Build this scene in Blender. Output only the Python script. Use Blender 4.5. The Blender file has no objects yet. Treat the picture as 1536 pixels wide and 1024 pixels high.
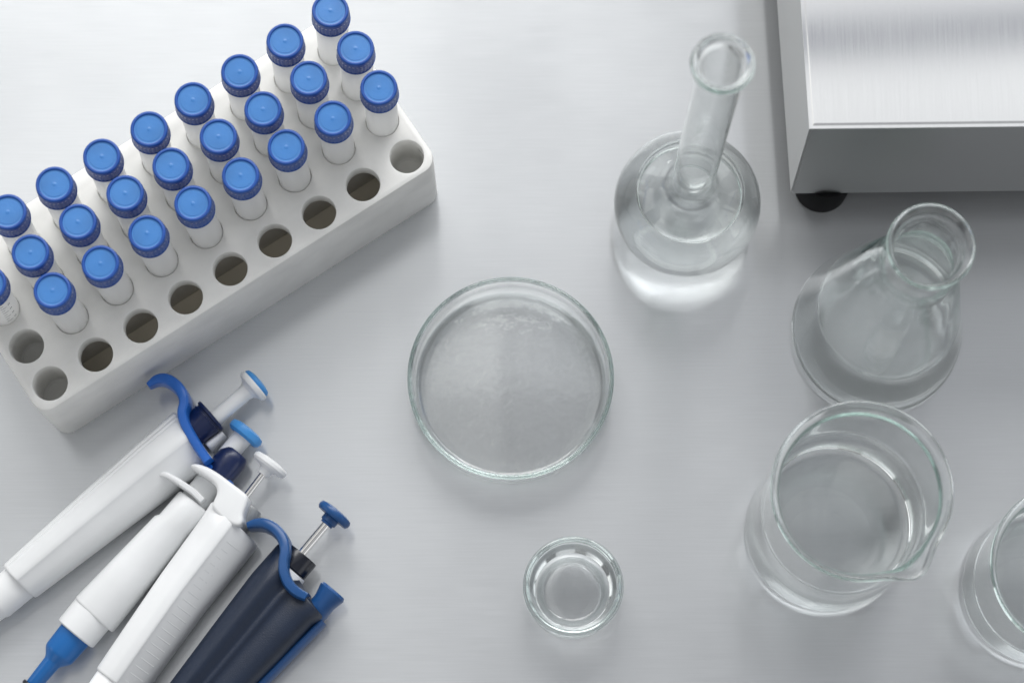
import bpy, bmesh, math, random
from math import sin, cos, pi, radians, sqrt, atan2
from mathutils import Vector, Matrix

random.seed(7)
scene = bpy.context.scene
COL = scene.collection

# ---------------------------------------------------------------- camera
F_PX, TILT, ROLL, HC = 3767.6, 0.213377, -0.003142, 1.25
PW, PH = 1536.0, 1024.0
FW = Vector((0, sin(TILT), -cos(TILT)))
UP0 = Vector((0, cos(TILT), sin(TILT)))
RT0 = Vector((1, 0, 0))
RT = RT0 * cos(ROLL) + UP0 * sin(ROLL)
UP = UP0 * cos(ROLL) - RT0 * sin(ROLL)
CAM = Vector((0, 0, HC))


def at(px, py, z):
    """point of the real world at height z that was measured at (px, py) in the photograph"""
    d = FW + RT * ((px - PW / 2) / F_PX) - UP * ((py - PH / 2) / F_PX)
    return CAM + d * ((z - HC) / d.z)


cd = bpy.data.cameras.new('camera')
cam = bpy.data.objects.new('camera', cd)
COL.objects.link(cam)
M = Matrix((RT, UP, -FW)).transposed().to_4x4()
M.translation = CAM
cam.matrix_world = M
cd.sensor_fit = 'HORIZONTAL'
cd.sensor_width = 36.0
cd.lens = 36.0 * F_PX / PW
cd.clip_start = 0.05
cd.clip_end = 100
cd.dof.use_dof = True
cd.dof.focus_distance = 1.222
cd.dof.aperture_fstop = 7.0
scene.camera = cam


# ---------------------------------------------------------------- materials
def mat(name):
    m = bpy.data.materials.new(name)
    m.use_nodes = True
    nt = m.node_tree
    return m, nt, nt.nodes['Principled BSDF']


def noise_bump(nt, b, scale, strength, dist=0.0002, detail=3.0, vec_scale=None):
    tc = nt.nodes.new('ShaderNodeTexCoord')
    n = nt.nodes.new('ShaderNodeTexNoise')
    n.inputs['Scale'].default_value = scale
    n.inputs['Detail'].default_value = detail
    if vec_scale:
        mp = nt.nodes.new('ShaderNodeMapping')
        mp.inputs['Scale'].default_value = vec_scale
        nt.links.new(tc.outputs['Object'], mp.inputs['Vector'])
        nt.links.new(mp.outputs['Vector'], n.inputs['Vector'])
    else:
        nt.links.new(tc.outputs['Object'], n.inputs['Vector'])
    bp = nt.nodes.new('ShaderNodeBump')
    bp.inputs['Strength'].default_value = strength
    bp.inputs['Distance'].default_value = dist
    nt.links.new(n.outputs['Fac'], bp.inputs['Height'])
    nt.links.new(bp.outputs['Normal'], b.inputs['Normal'])
    return n


def plastic(name, col, rough=0.4, spec=0.5, sss=0.0, bump=0.12, bscale=900.0, var=0.06, coat=0.0):
    m, nt, b = mat(name)
    b.inputs['Roughness'].default_value = rough
    b.inputs['Specular IOR Level'].default_value = spec
    b.inputs['Subsurface Weight'].default_value = sss
    b.inputs['Subsurface Radius'].default_value = (0.004, 0.004, 0.004)
    b.inputs['Subsurface Scale'].default_value = 1.0
    b.inputs['Coat Weight'].default_value = coat
    noise_bump(nt, b, bscale, bump)
    tc = nt.nodes.new('ShaderNodeTexCoord')
    n2 = nt.nodes.new('ShaderNodeTexNoise')
    n2.inputs['Scale'].default_value = 60.0
    n2.inputs['Detail'].default_value = 4.0
    nt.links.new(tc.outputs['Object'], n2.inputs['Vector'])
    rp = nt.nodes.new('ShaderNodeValToRGB')
    c = Vector(col)
    lo = c * (1 - var)
    hi = c * (1 + var)
    rp.color_ramp.elements[0].position = 0.3
    rp.color_ramp.elements[0].color = (*lo, 1)
    rp.color_ramp.elements[1].position = 0.7
    rp.color_ramp.elements[1].color = (min(hi[0], 1), min(hi[1], 1), min(hi[2], 1), 1)
    nt.links.new(n2.outputs['Fac'], rp.inputs['Fac'])
    nt.links.new(rp.outputs['Color'], b.inputs['Base Color'])
    return m


def brushed(name, col, rough, aniso, grain_axis, metal=1.0, streak=0.05, bump=0.05, rvar=0.06, dens=900.0, tint=None):
    """brushed steel, grain running along grain_axis ('X' or 'Y')"""
    m, nt, b = mat(name)
    b.inputs['Metallic'].default_value = metal
    b.inputs['Anisotropic'].default_value = aniso
    b.inputs['Specular IOR Level'].default_value = 0.2
    tg = nt.nodes.new('ShaderNodeCombineXYZ')
    tc = nt.nodes.new('ShaderNodeTexCoord')
    v = {'X': (1, 0, 0), 'Y': (0, 1, 0), 'Z': (0, 0, 1)}[grain_axis]
    # the lobe is stretched across the grain
    for i, a in enumerate((v[1], v[0], 0)):
        tg.inputs[i].default_value = a
    nt.links.new(tg.outputs[0], b.inputs['Tangent'])
    mp = nt.nodes.new('ShaderNodeMapping')
    mp.inputs['Scale'].default_value = tuple(35.0 if a else dens for a in v)
    nt.links.new(tc.outputs['Object'], mp.inputs['Vector'])
    n = nt.nodes.new('ShaderNodeTexNoise')
    n.inputs['Scale'].default_value = 1.0
    n.inputs['Detail'].default_value = 5.0
    nt.links.new(mp.outputs['Vector'], n.inputs['Vector'])
    n2 = nt.nodes.new('ShaderNodeTexNoise')
    n2.inputs['Scale'].default_value = 14.0
    n2.inputs['Detail'].default_value = 5.0
    nt.links.new(tc.outputs['Object'], n2.inputs['Vector'])
    mr = nt.nodes.new('ShaderNodeMapRange')
    mr.inputs['From Min'].default_value = 0.3
    mr.inputs['From Max'].default_value = 0.7
    mr.inputs['To Min'].default_value = rough - rvar
    mr.inputs['To Max'].default_value = rough + rvar
    mx = nt.nodes.new('ShaderNodeMath')
    mx.operation = 'ADD'
    sc = nt.nodes.new('ShaderNodeMath')
    sc.operation = 'MULTIPLY'
    sc.inputs[1].default_value = 0.5
    nt.links.new(n.outputs['Fac'], mx.inputs[0])
    nt.links.new(n2.outputs['Fac'], mx.inputs[1])
    nt.links.new(mx.outputs[0], sc.inputs[0])
    nt.links.new(sc.outputs[0], mr.inputs['Value'])
    nt.links.new(mr.outputs['Result'], b.inputs['Roughness'])
    rp = nt.nodes.new('ShaderNodeValToRGB')
    c = Vector(col)
    rp.color_ramp.elements[0].position = 0.3
    rp.color_ramp.elements[0].color = (*(c * (1 - streak)), 1)
    rp.color_ramp.elements[1].position = 0.7
    rp.color_ramp.elements[1].color = (*(c * (1 + streak)), 1)
    nt.links.new(n.outputs['Fac'], rp.inputs['Fac'])
    nt.links.new(rp.outputs['Color'], b.inputs['Base Color'])
    bp = nt.nodes.new('ShaderNodeBump')
    bp.inputs['Strength'].default_value = bump
    bp.inputs['Distance'].default_value = 0.0002
    nt.links.new(n.outputs['Fac'], bp.inputs['Height'])
    nt.links.new(bp.outputs['Normal'], b.inputs['Normal'])
    return m


def glass(name, ior, col=(0.965, 0.985, 0.975), rough=0.0, absorb=None, wob=0.0, wscale=60.0, below=None):
    m = bpy.data.materials.new(name)
    m.use_nodes = True
    nt = m.node_tree
    nt.nodes.remove(nt.nodes['Principled BSDF'])
    g = nt.nodes.new('ShaderNodeBsdfGlass')
    g.inputs['IOR'].default_value = ior
    g.inputs['Color'].default_value = (*col, 1)
    g.inputs['Roughness'].default_value = rough
    nt.links.new(g.outputs[0], nt.nodes['Material Output'].inputs['Surface'])
    if absorb:
        va = nt.nodes.new('ShaderNodeVolumeAbsorption')
        va.inputs['Color'].default_value = (*absorb[0], 1)
        va.inputs['Density'].default_value = absorb[1]
        nt.links.new(va.outputs[0], nt.nodes['Material Output'].inputs['Volume'])
    if wob:
        n = noise_bump(nt, g, wscale, wob, dist=0.0006, detail=2.0)
        if below:
            # only the pressed base is rippled, the wall is drawn smooth
            bp = g.inputs['Normal'].links[0].from_node
            tc = nt.nodes.new('ShaderNodeTexCoord')
            sx = nt.nodes.new('ShaderNodeSeparateXYZ')
            nt.links.new(tc.outputs['Object'], sx.inputs[0])
            mr = nt.nodes.new('ShaderNodeMapRange')
            mr.inputs['From Min'].default_value = below * 0.6
            mr.inputs['From Max'].default_value = below
            mr.inputs['To Min'].default_value = wob
            mr.inputs['To Max'].default_value = 0.0
            nt.links.new(sx.outputs[2], mr.inputs['Value'])
            nt.links.new(mr.outputs[0], bp.inputs['Strength'])
    return m


BENCH = brushed('brushed_bench_steel', (0.64, 0.655, 0.670), 0.175, 0.95, 'X', metal=0.56, streak=0.022, bump=0.03, rvar=0.03, dens=1300.0)
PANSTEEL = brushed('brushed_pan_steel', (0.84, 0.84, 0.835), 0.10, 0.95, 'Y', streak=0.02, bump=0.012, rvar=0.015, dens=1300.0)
SIDESTEEL = brushed('shaded_side_steel', (0.38, 0.385, 0.378), 0.30, 0.5, 'X', streak=0.008, bump=0.004, rvar=0.01, dens=1100.0)  # the flanks' darker reflections are put into this lowered steel colour
RUBBER = plastic('black_rubber', (0.008, 0.008, 0.009), 0.7, 0.1)
RACKW = plastic('rack_white_plastic', (0.775, 0.772, 0.75), 0.5, 0.4, sss=0.25, bump=0.15, bscale=700)
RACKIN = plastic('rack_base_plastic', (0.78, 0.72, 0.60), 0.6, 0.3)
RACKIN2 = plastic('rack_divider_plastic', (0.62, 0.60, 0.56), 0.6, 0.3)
CAPTOP = plastic('cap_blue_disc', (0.045, 0.195, 0.50), 0.38, 0.5, sss=0.25, bump=0.25, bscale=500, var=0.1)  # glow through the thin disc is put into this lighter blue
CAPSIDE = plastic('cap_blue_side', (0.010, 0.07, 0.32), 0.32, 0.5, bump=0.1)  # same plastic as the disc; deeper tone of the thick edge is painted
WHITEP = plastic('pipette_white_plastic', (0.81, 0.82, 0.825), 0.38, 0.5, sss=0.1, bump=0.1, bscale=1500, var=0.025)
RIBP = plastic('pipette_rib_shade_plastic', (0.755, 0.767, 0.774), 0.38, 0.5, bump=0.08, var=0.03)  # body plastic, darkened so each rib reads as a faintly shaded groove
GREYP = plastic('grey_translucent_plastic', (0.35, 0.36, 0.36), 0.3, 0.5)
BRIGHTBLUE = plastic('bright_blue_plastic', (0.014, 0.125, 0.50), 0.36, 0.5)
SKYBLUE = plastic('sky_blue_plastic', (0.05, 0.26, 0.62), 0.4, 0.5)
MIDBLUE = plastic('mid_blue_plastic', (0.009, 0.07, 0.225), 0.36, 0.5)
ADAPTBLUE = plastic('adapter_blue_plastic', (0.008, 0.12, 0.38), 0.33, 0.5)
NAVY = plastic('navy_plastic', (0.006, 0.016, 0.07), 0.3, 0.5)
NEARBLACK = plastic('near_black_plastic', (0.006, 0.008, 0.016), 0.25, 0.5)
DARKGRIP = plastic('dark_navy_soft_grip', (0.0065, 0.015, 0.037), 0.40, 0.5, bump=0.7, bscale=1700, var=0.1)
CHROME, _nt, _b = mat('polished_rod_steel')
_b.inputs['Metallic'].default_value = 1.0
_b.inputs['Base Color'].default_value = (0.78, 0.77, 0.75, 1)
_b.inputs['Roughness'].default_value = 0.16
noise_bump(_nt, _b, 800, 0.05)
INK = plastic('graduation_ink', (0.10, 0.10, 0.12), 0.6, 0.2)

TUBEP, _nt, _b = mat('frosted_tube_plastic')
_tr = _nt.nodes.new('ShaderNodeBsdfTranslucent')
_tr.inputs['Color'].default_value = (0.99, 0.99, 0.985, 1)
_mx = _nt.nodes.new('ShaderNodeMixShader')
_mx.inputs[0].default_value = 0.58
_nt.links.new(_b.outputs[0], _mx.inputs[1])
_nt.links.new(_tr.outputs[0], _mx.inputs[2])
_nt.links.new(_mx.outputs[0], _nt.nodes['Material Output'].inputs['Surface'])
_b.inputs['Base Color'].default_value = (0.97, 0.97, 0.965, 1)
_b.inputs['Roughness'].default_value = 0.22
_b.inputs['Transmission Weight'].default_value = 0.25
_b.inputs['IOR'].default_value = 1.25
noise_bump(_nt, _b, 400, 0.1)

GLASS = glass('clear_lab_glass', 1.47, (0.9905, 0.9968, 0.9945), wob=0.05, wscale=45)
DISHGLASS = glass('dish_glass', 1.60, (1.0, 1.0, 1.0), absorb=((0.35, 0.80, 0.68), 8.0), wob=0.30, wscale=170, below=0.0042)
_nt = DISHGLASS.node_tree
_g = [n for n in _nt.nodes if n.type == 'BSDF_GLASS'][0]
_out = _nt.nodes['Material Output']
# the pressed base is faintly milky and mottled; white mixed in also to brighten it
_df = _nt.nodes.new('ShaderNodeBsdfDiffuse'); _df.inputs['Color'].default_value = (0.88, 0.89, 0.89, 1)
_tc = _nt.nodes.new('ShaderNodeTexCoord')
_sx = _nt.nodes.new('ShaderNodeSeparateXYZ'); _nt.links.new(_tc.outputs['Object'], _sx.inputs[0])
_mr = _nt.nodes.new('ShaderNodeMapRange')
_mr.inputs['From Min'].default_value = 0.0015; _mr.inputs['From Max'].default_value = 0.0024
_mr.inputs['To Min'].default_value = 0.0; _mr.inputs['To Max'].default_value = 1.0
_m2 = _nt.nodes.new('ShaderNodeMapRange')
_m2.inputs['From Min'].default_value = 0.0026; _m2.inputs['From Max'].default_value = 0.0040
_m2.inputs['To Min'].default_value = 1.0; _m2.inputs['To Max'].default_value = 0.0
_nt.links.new(_sx.outputs[2], _mr.inputs['Value']); _nt.links.new(_sx.outputs[2], _m2.inputs['Value'])
_nz = _nt.nodes.new('ShaderNodeTexNoise'); _nz.inputs['Scale'].default_value = 45.0; _nz.inputs['Detail'].default_value = 6.0
_nt.links.new(_tc.outputs['Object'], _nz.inputs['Vector'])
_m3 = _nt.nodes.new('ShaderNodeMapRange')
_m3.inputs['From Min'].default_value = 0.3; _m3.inputs['From Max'].default_value = 0.7
_m3.inputs['To Min'].default_value = 0.02; _m3.inputs['To Max'].default_value = 0.07
_nt.links.new(_nz.outputs['Fac'], _m3.inputs['Value'])
_a = _nt.nodes.new('ShaderNodeMath'); _a.operation = 'MULTIPLY'
_b2 = _nt.nodes.new('ShaderNodeMath'); _b2.operation = 'MULTIPLY'
_nt.links.new(_mr.outputs[0], _a.inputs[0]); _nt.links.new(_m2.outputs[0], _a.inputs[1])
_nt.links.new(_a.outputs[0], _b2.inputs[0]); _nt.links.new(_m3.outputs[0], _b2.inputs[1])
_mix = _nt.nodes.new('ShaderNodeMixShader')
_nt.links.new(_b2.outputs[0], _mix.inputs[0]); _nt.links.new(_g.outputs[0], _mix.inputs[1]); _nt.links.new(_df.outputs[0], _mix.inputs[2])
_nt.links.new(_mix.outputs[0], _out.inputs['Surface'])
CUPGLASS = glass('cup_glass', 1.50, (1.0, 1.0, 1.0), absorb=((0.40, 0.80, 0.70), 4.0), wob=0.03, wscale=60)
WET = glass('water_against_glass', 1.333 / 1.47, (0.994, 0.997, 0.997))
WATERTOP = glass('water_surface', 1.333, (0.994, 0.997, 0.997), wob=0.12, wscale=40)


# ---------------------------------------------------------------- mesh helpers
def obj(name, bm, mats, parent=None, smooth=True, angle=40, recalc=True):
    if recalc:
        bmesh.ops.recalc_face_normals(bm, faces=bm.faces)
    me = bpy.data.meshes.new(name)
    bm.to_mesh(me)
    bm.free()
    o = bpy.data.objects.new(name, me)
    COL.objects.link(o)
    for m in (mats if isinstance(mats, (list, tuple)) else [mats]):
        me.materials.append(m)
    if smooth:
        for p in me.polygons:
            p.use_smooth = True
        if angle < 180:
            me.set_sharp_from_angle(angle=radians(angle))
    if parent:
        o.parent = parent
    return o


def tag(o, label=None, cat=None, group=None, kind=None):
    if label: o['label'] = label
    if cat: o['category'] = cat
    if group: o['group'] = group
    if kind: o['kind'] = kind
    return o


def thing(name, label, cat, loc=(0, 0, 0), rz=0.0, group=None):
    o = bpy.data.objects.new(name, None)
    COL.objects.link(o)
    o.empty_display_size = 0.02
    o.location = loc
    o.rotation_euler = (0, 0, rz)
    return tag(o, label, cat, group)


def lathe(bm, prof, seg=96, mi=0, xf=None, deform=None):
    """revolve a list of (r, z); r=0 makes a pole"""
    rings = []
    for (r, z) in prof:
        if r < 1e-7:
            rings.append([bm.verts.new((0, 0, z))])
        else:
            ring = []
            for k in range(seg):
                a = 2 * pi * k / seg
                rr = r(a) if callable(r) else r
                p = Vector((rr * cos(a), rr * sin(a), z))
                if deform: p = deform(p, a)
                ring.append(bm.verts.new(p))
            rings.append(ring)
    fs = []
    for A, B in zip(rings[:-1], rings[1:]):
        for k in range(seg):
            k2 = (k + 1) % seg
            if len(A) == 1 and len(B) == 1: continue
            if len(A) == 1: f = bm.faces.new((A[0], B[k2], B[k]))
            elif len(B) == 1: f = bm.faces.new((A[k], A[k2], B[0]))
            else: f = bm.faces.new((A[k], A[k2], B[k2], B[k]))
            f.material_index = mi
            fs.append(f)
    if xf is not None:
        for ring in rings:
            for v in ring: v.co = xf @ v.co
    return rings, fs


def arc(cx, cz, r, a0, a1, n=6):
    return [(cx + r * cos(radians(a0 + (a1 - a0) * i / n)), cz + r * sin(radians(a0 + (a1 - a0) * i / n))) for i in range(n + 1)]


def chaikin(P, it=2, closed=True, q=0.25):
    for _ in range(it):
        Q = []
        n = len(P)
        for i in range(n if closed else n - 1):
            a, b = P[i], P[(i + 1) % n]
            Q.append(tuple(x * (1 - q) + y * q for x, y in zip(a, b)))
            Q.append(tuple(x * q + y * (1 - q) for x, y in zip(a, b)))
        if not closed:
            Q = [P[0]] + Q + [P[-1]]
        P = Q
    return P


def loft(bm, secs, cap=True, mi=0):
    """secs: list of closed loops of 3-D points, all the same length"""
    loops = [[bm.verts.new(p) for p in s] for s in secs]
    n = len(loops[0])
    for A, B in zip(loops[:-1], loops[1:]):
        for k in range(n):
            f = bm.faces.new((A[k], A[(k + 1) % n], B[(k + 1) % n], B[k]))
            f.material_index = mi
    if cap:
        bm.faces.new(list(reversed(loops[0]))).material_index = mi
        bm.faces.new(loops[-1]).material_index = mi
    return loops


def superell(a, b, n=24, e=4.0):
    out = []
    for k in range(n):
        t = 2 * pi * k / n
        c, s = cos(t), sin(t)
        out.append((a * (abs(c) ** (2 / e)) * (1 if c >= 0 else -1), b * (abs(s) ** (2 / e)) * (1 if s >= 0 else -1)))
    return out


def catmull(P, per=6):
    out = []
    n = len(P)
    for i in range(n - 1):
        p0 = P[max(i - 1, 0)]; p1 = P[i]; p2 = P[i + 1]; p3 = P[min(i + 2, n - 1)]
        for k in range(per):
            t = k / per
            out.append(tuple(0.5 * (2 * b + (c - a) * t + (2 * a - 5 * b + 4 * c - d) * t * t + (-a + 3 * b - 3 * c + d) * t ** 3)
                             for a, b, c, d in zip(p0, p1, p2, p3)))
    out.append(tuple(P[-1]))
    return out


def sweep_plate(bm, pts, e=5.0, n=24, per=6):
    """pts: (u, v, thickness, z_low, z_high): a curved plate standing on edge"""
    P = catmull(pts, per)
    secs = []
    for i, (u, v, t, z0, z1) in enumerate(P):
        a = P[max(i - 1, 0)]; b = P[min(i + 1, len(P) - 1)]
        d = Vector((b[0] - a[0], b[1] - a[1]))
        d.normalize()
        nn = Vector((-d.y, d.x))
        zc, hh = (z0 + z1) / 2, (z1 - z0) / 2
        secs.append([(u + nn.x * x, v + nn.y * x, zc + y) for x, y in superell(t / 2, hh, n, e)])
    loft(bm, secs)


def box(bm, x0, x1, y0, y1, z0, z1, mi=0):
    v = [bm.verts.new(p) for p in ((x0, y0, z0), (x1, y0, z0), (x1, y1, z0), (x0, y1, z0), (x0, y0, z1), (x1, y0, z1), (x1, y1, z1), (x0, y1, z1))]
    fs = []
    for q in ((3, 2, 1, 0), (4, 5, 6, 7), (0, 1, 5, 4), (1, 2, 6, 5), (2, 3, 7, 6), (3, 0, 4, 7)):
        f = bm.faces.new([v[i] for i in q]); f.material_index = mi; fs.append(f)
    return v, fs


# ---------------------------------------------------------------- bench
bm = bmesh.new()
box(bm, -1.6, 1.6, -1.0, 1.5, -0.04, 0.0)
bench = obj('bench_top', bm, BENCH, smooth=False)
tag(bench, 'brushed stainless steel laboratory bench top', 'bench', kind='structure')

# ---------------------------------------------------------------- rack
RO = Vector((-0.22275, 0.23745))
RA = 0.583131
PU, PV, HT, HCAP = 0.025648, 0.021998, 0.0625, 0.1143
RU = Vector((cos(RA), sin(RA)))
RV = Vector((-sin(RA), cos(RA)))
rack = thing('tube_rack', 'white plastic tube rack with rows of round holes, half filled with blue-capped tubes', 'tube rack',
             (RO.x, RO.y, 0), RA)


def rrect(x0, x1, y0, y1, r, n=8):
    P = []
    for (cx, cy, a0) in ((x1 - r, y1 - r, 0), (x0 + r, y1 - r, 90), (x0 + r, y0 + r, 180), (x1 - r, y0 + r, 270)):
        for k in range(n + 1):
            a = radians(a0 + 90 * k / n)
            P.append((cx + r * cos(a), cy + r * sin(a)))
    return P


X0, X1, Y0, Y1 = -0.0123, 8 * PU + 0.0117, -0.0116, 3 * PV + 0.0172
HR = 0.0084
bm = bmesh.new()
NH = 40


def ring(P, z):
    return [bm.verts.new((x, y, z)) for x, y in P]


def bridge(A, B):
    n = len(A)
    for k in range(n):
        bm.faces.new((A[k], A[(k + 1) % n], B[(k + 1) % n], B[k]))


def edges_of(loop):
    es = []
    for k in range(len(loop)):
        a, b = loop[k], loop[(k + 1) % len(loop)]
        e = bm.edges.get((a, b)) or bm.edges.new((a, b))
        es.append(e)
    return es


def inset_rr(d, r):
    return rrect(X0 + d, X1 - d, Y0 + d, Y1 - d, max(r - d, 0.0005))


CR = 0.008
o3 = ring(inset_rr(0.0016, CR), HT)
o2 = ring(inset_rr(0.0005, CR), HT - 0.0004)
o1 = ring(inset_rr(0.0, CR), HT - 0.0016)
ob = ring(inset_rr(0.0, CR), 0.0012)
ob2 = ring(inset_rr(0.0008, CR), 0.0)
ib = ring(inset_rr(0.0035, CR), 0.0)
it_ = ring(inset_rr(0.0035, CR), HT - 0.009)
bridge(o3, o2); bridge(o2, o1); bridge(o1, ob); bridge(ob, ob2); bridge(ob2, ib); bridge(ib, it_)
tops, bots = [], []
for i in range(9):
    for j in range(4):
        cx, cy = i * PU, j * PV
        HR = 0.0084 if (j == 0 or (i == 0 and j != 2)) else 0.00815
        c = lambda r: [(cx + r * cos(2 * pi * k / NH), cy + r * sin(2 * pi * k / NH)) for k in range(NH)]
        a = ring(c(HR + 0.0007), HT); b = ring(c(HR + 0.0002), HT - 0.0002); d = ring(c(HR), HT - 0.0008); e = ring(c(HR), HT - 0.009)
        bridge(a, b); bridge(b, d); bridge(d, e)
        if (i, j) in ((0, 0), (0, 1), (8, 0)):
            # moulded corner pockets have a floor
            e2 = ring(c(HR), HT - 0.030); e3 = ring(c(HR - 0.0012), HT - 0.0312)
            bridge(e, e2); bridge(e2, e3); bm.faces.new(e3)
        tops.append(a); bots.append(e)
es = edges_of(o3)
for l in tops: es += edges_of(l)
bmesh.ops.triangle_fill(bm, use_beauty=True, use_dissolve=False, edges=es)
es = edges_of(it_)
for l in bots: es += edges_of(l)
bmesh.ops.triangle_fill(bm, use_beauty=True, use_dissolve=False, edges=es)
obj('rack_body', bm, RACKW, rack, angle=35)
bm = bmesh.new()
yd = PV * 0.5
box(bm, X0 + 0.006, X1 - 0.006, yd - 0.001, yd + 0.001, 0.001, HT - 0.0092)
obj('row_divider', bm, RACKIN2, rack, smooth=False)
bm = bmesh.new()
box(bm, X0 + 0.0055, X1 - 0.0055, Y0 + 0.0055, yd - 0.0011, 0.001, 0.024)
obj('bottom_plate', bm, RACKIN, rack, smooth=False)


# ---------------------------------------------------------------- sample tubes
def make_tube():
    t = thing('sample_tube', '', 'tube')
    zc = 0.1143 - 0.0125
    bm = bmesh.new()
    ro, w = 0.0079, 0.0009
    prof = [(0.0001, 0.0040), (0.0016, 0.0041), (0.0030, 0.0055), (ro, 0.026), (ro, zc - 0.002), (ro - 0.0006, zc), (ro - 0.0006, zc + 0.008),
            (ro - w - 0.0004, zc + 0.008), (ro - w - 0.0004, zc), (ro - w, zc - 0.003), (ro - w, 0.0263), (0.0026, 0.0062), (0.0001, 0.0055)]
    lathe(bm, [(0, prof[0][1])] + prof[1:-1] + [(0, prof[-1][1])], 48)
    obj('tube_body', bm, TUBEP, t)
    bm = bmesh.new()
    N = 120
    kn = lambda r, d=0.00013: (lambda a, r=r, d=d: r + d * (1 if int(round(a / (2 * pi) * N)) % 4 < 2 else -1))
    z0, z1 = zc, 0.1143
    cap = [(0.0079, z0 + 0.0004), (0.0089, z0), (0.0092, z0 + 0.0004), (0.0092, z0 + 0.0016)]
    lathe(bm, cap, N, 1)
    class R(float):
        pass
    # knurled wall, then plain shoulder, ring and recessed disc
    rings = []
    for r, z in ((0.00905, z0 + 0.0019), (0.00895, z1 - 0.0036)):
        rings.append([bm.verts.new((kn(r)(2 * pi * k / N) * cos(2 * pi * k / N), kn(r)(2 * pi * k / N) * sin(2 * pi * k / N), z)) for k in range(N)])
    for k in range(N):
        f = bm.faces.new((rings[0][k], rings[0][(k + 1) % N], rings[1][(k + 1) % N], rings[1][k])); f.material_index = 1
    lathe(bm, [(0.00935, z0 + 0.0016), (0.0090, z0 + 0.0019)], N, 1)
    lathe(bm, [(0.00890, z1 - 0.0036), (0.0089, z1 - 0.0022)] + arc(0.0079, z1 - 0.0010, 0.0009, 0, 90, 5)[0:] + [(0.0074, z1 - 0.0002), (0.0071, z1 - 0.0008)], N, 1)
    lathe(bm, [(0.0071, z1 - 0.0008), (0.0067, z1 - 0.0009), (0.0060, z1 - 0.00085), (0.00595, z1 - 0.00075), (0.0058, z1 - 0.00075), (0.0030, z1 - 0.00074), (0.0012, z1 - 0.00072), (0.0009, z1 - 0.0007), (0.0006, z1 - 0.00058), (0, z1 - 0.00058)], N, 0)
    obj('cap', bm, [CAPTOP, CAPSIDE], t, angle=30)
    return t


tube0 = make_tube()
TPOS = [(1, k) for k in range(1, 9)] + [(2, k) for k in range(0, 9)] + [(3, k) for k in range(1, 9)]
CAPPX = {1: [(78, 435), (150, 394.5), (220, 349), (289, 304.5), (360.5, 262.3), (429, 220), (499, 177), (568, 131)],
         2: [(-18, 424), (45, 378), (116, 332), (187, 289), (256, 247.5), (327, 204), (394, 163), (462.6, 117), (533, 72)],
         3: [(12, 316), (81, 276), (152, 234), (223, 193), (289, 149), (359, 107), (427, 61), (496, 14)]}
ORD = ['', 'first', 'second', 'third', 'fourth', 'fifth', 'sixth', 'seventh', 'eighth', 'ninth']
ROWN = {1: 'row beside empty holes', 2: 'middle row', 3: 'back row'}
first = True
for (j, k) in TPOS:
    idx = k - 1 if j != 2 else k
    base = RO + RU * (k * PU) + RV * (j * PV)
    zt = HCAP
    cp = at(*CAPPX[j][idx], zt)
    off = Vector((cp.x - base.x, cp.y - base.y))
    # the tube stands in its hole and leans a little: it pivots about the plate
    lean = off / (zt - HT)
    if lean.length > 0.055: lean = lean * (0.055 / lean.length)
    if first:
        t = tube0; first = False
    else:
        t = tube0.copy(); COL.objects.link(t)
        for ch in list(tube0.children):
            c = ch.copy(); COL.objects.link(c); c.parent = t
    zax = Vector((lean.x, lean.y, 1)).normalized()
    rot = Vector((0, 0, 1)).rotation_difference(zax)
    piv = HT - 0.002
    foot = Vector((base.x, base.y, piv)) - rot @ Vector((0, 0, piv))
    foot.z = max(foot.z, 0)
    t.location = foot
    t.rotation_mode = 'QUATERNION'
    t.rotation_quaternion = rot @ Matrix.Rotation(random.uniform(0, 6.28), 3, 'Z').to_quaternion()
    n_r = 9 - k
    if n_r == 1:
        where = 'at the right end of the ' + ROWN[j]
    elif (j == 2 and k == 0):
        where = 'with printed graduation marks at left end of middle row'
    else:
        where = ORD[n_r] + ' from the right in the ' + ROWN[j]
    tag(t, 'blue-capped frosted tube ' + where, 'tube', 'blue-capped tubes in the rack')
    if j == 2 and k == 0:
        marked = t

# printed graduations on the tube at the picture's edge
bm = bmesh.new()
inv = marked.rotation_quaternion.inverted()
rr = 0.00794


def onwall(a, z):
    return Vector((rr * cos(a), rr * sin(a), z))


a_mid = atan2(-0.9, 0.55)
loc_dir = inv @ Vector((cos(a_mid), sin(a_mid), 0))
a_loc = atan2(loc_dir.y, loc_dir.x)
for q in range(9):
    z = 0.067 + q * 0.0038
    ln = 0.42 if q % 2 == 0 else 0.24
    nn = 6
    prev = None
    for s in range(nn + 1):
        a = a_loc - 0.15 + ln * s / nn
        cur = (bm.verts.new(onwall(a, z)), bm.verts.new(onwall(a, z + 0.0005)))
        if prev: bm.faces.new((prev[0], cur[0], cur[1], prev[1]))
        prev = cur
    if q % 2 == 0:
        for (da, dz, h) in ((0.40, -0.0006, 0.0018), (0.50, -0.0006, 0.0018)):
            a = a_loc + da
            vs = [bm.verts.new(onwall(a + x, z + dz + y)) for x, y in ((0, 0), (0.05, 0), (0.05, h), (0, h))]
            bm.faces.new(vs)
obj('graduation_marks', bm, INK, marked, smooth=False, recalc=False)


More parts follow.
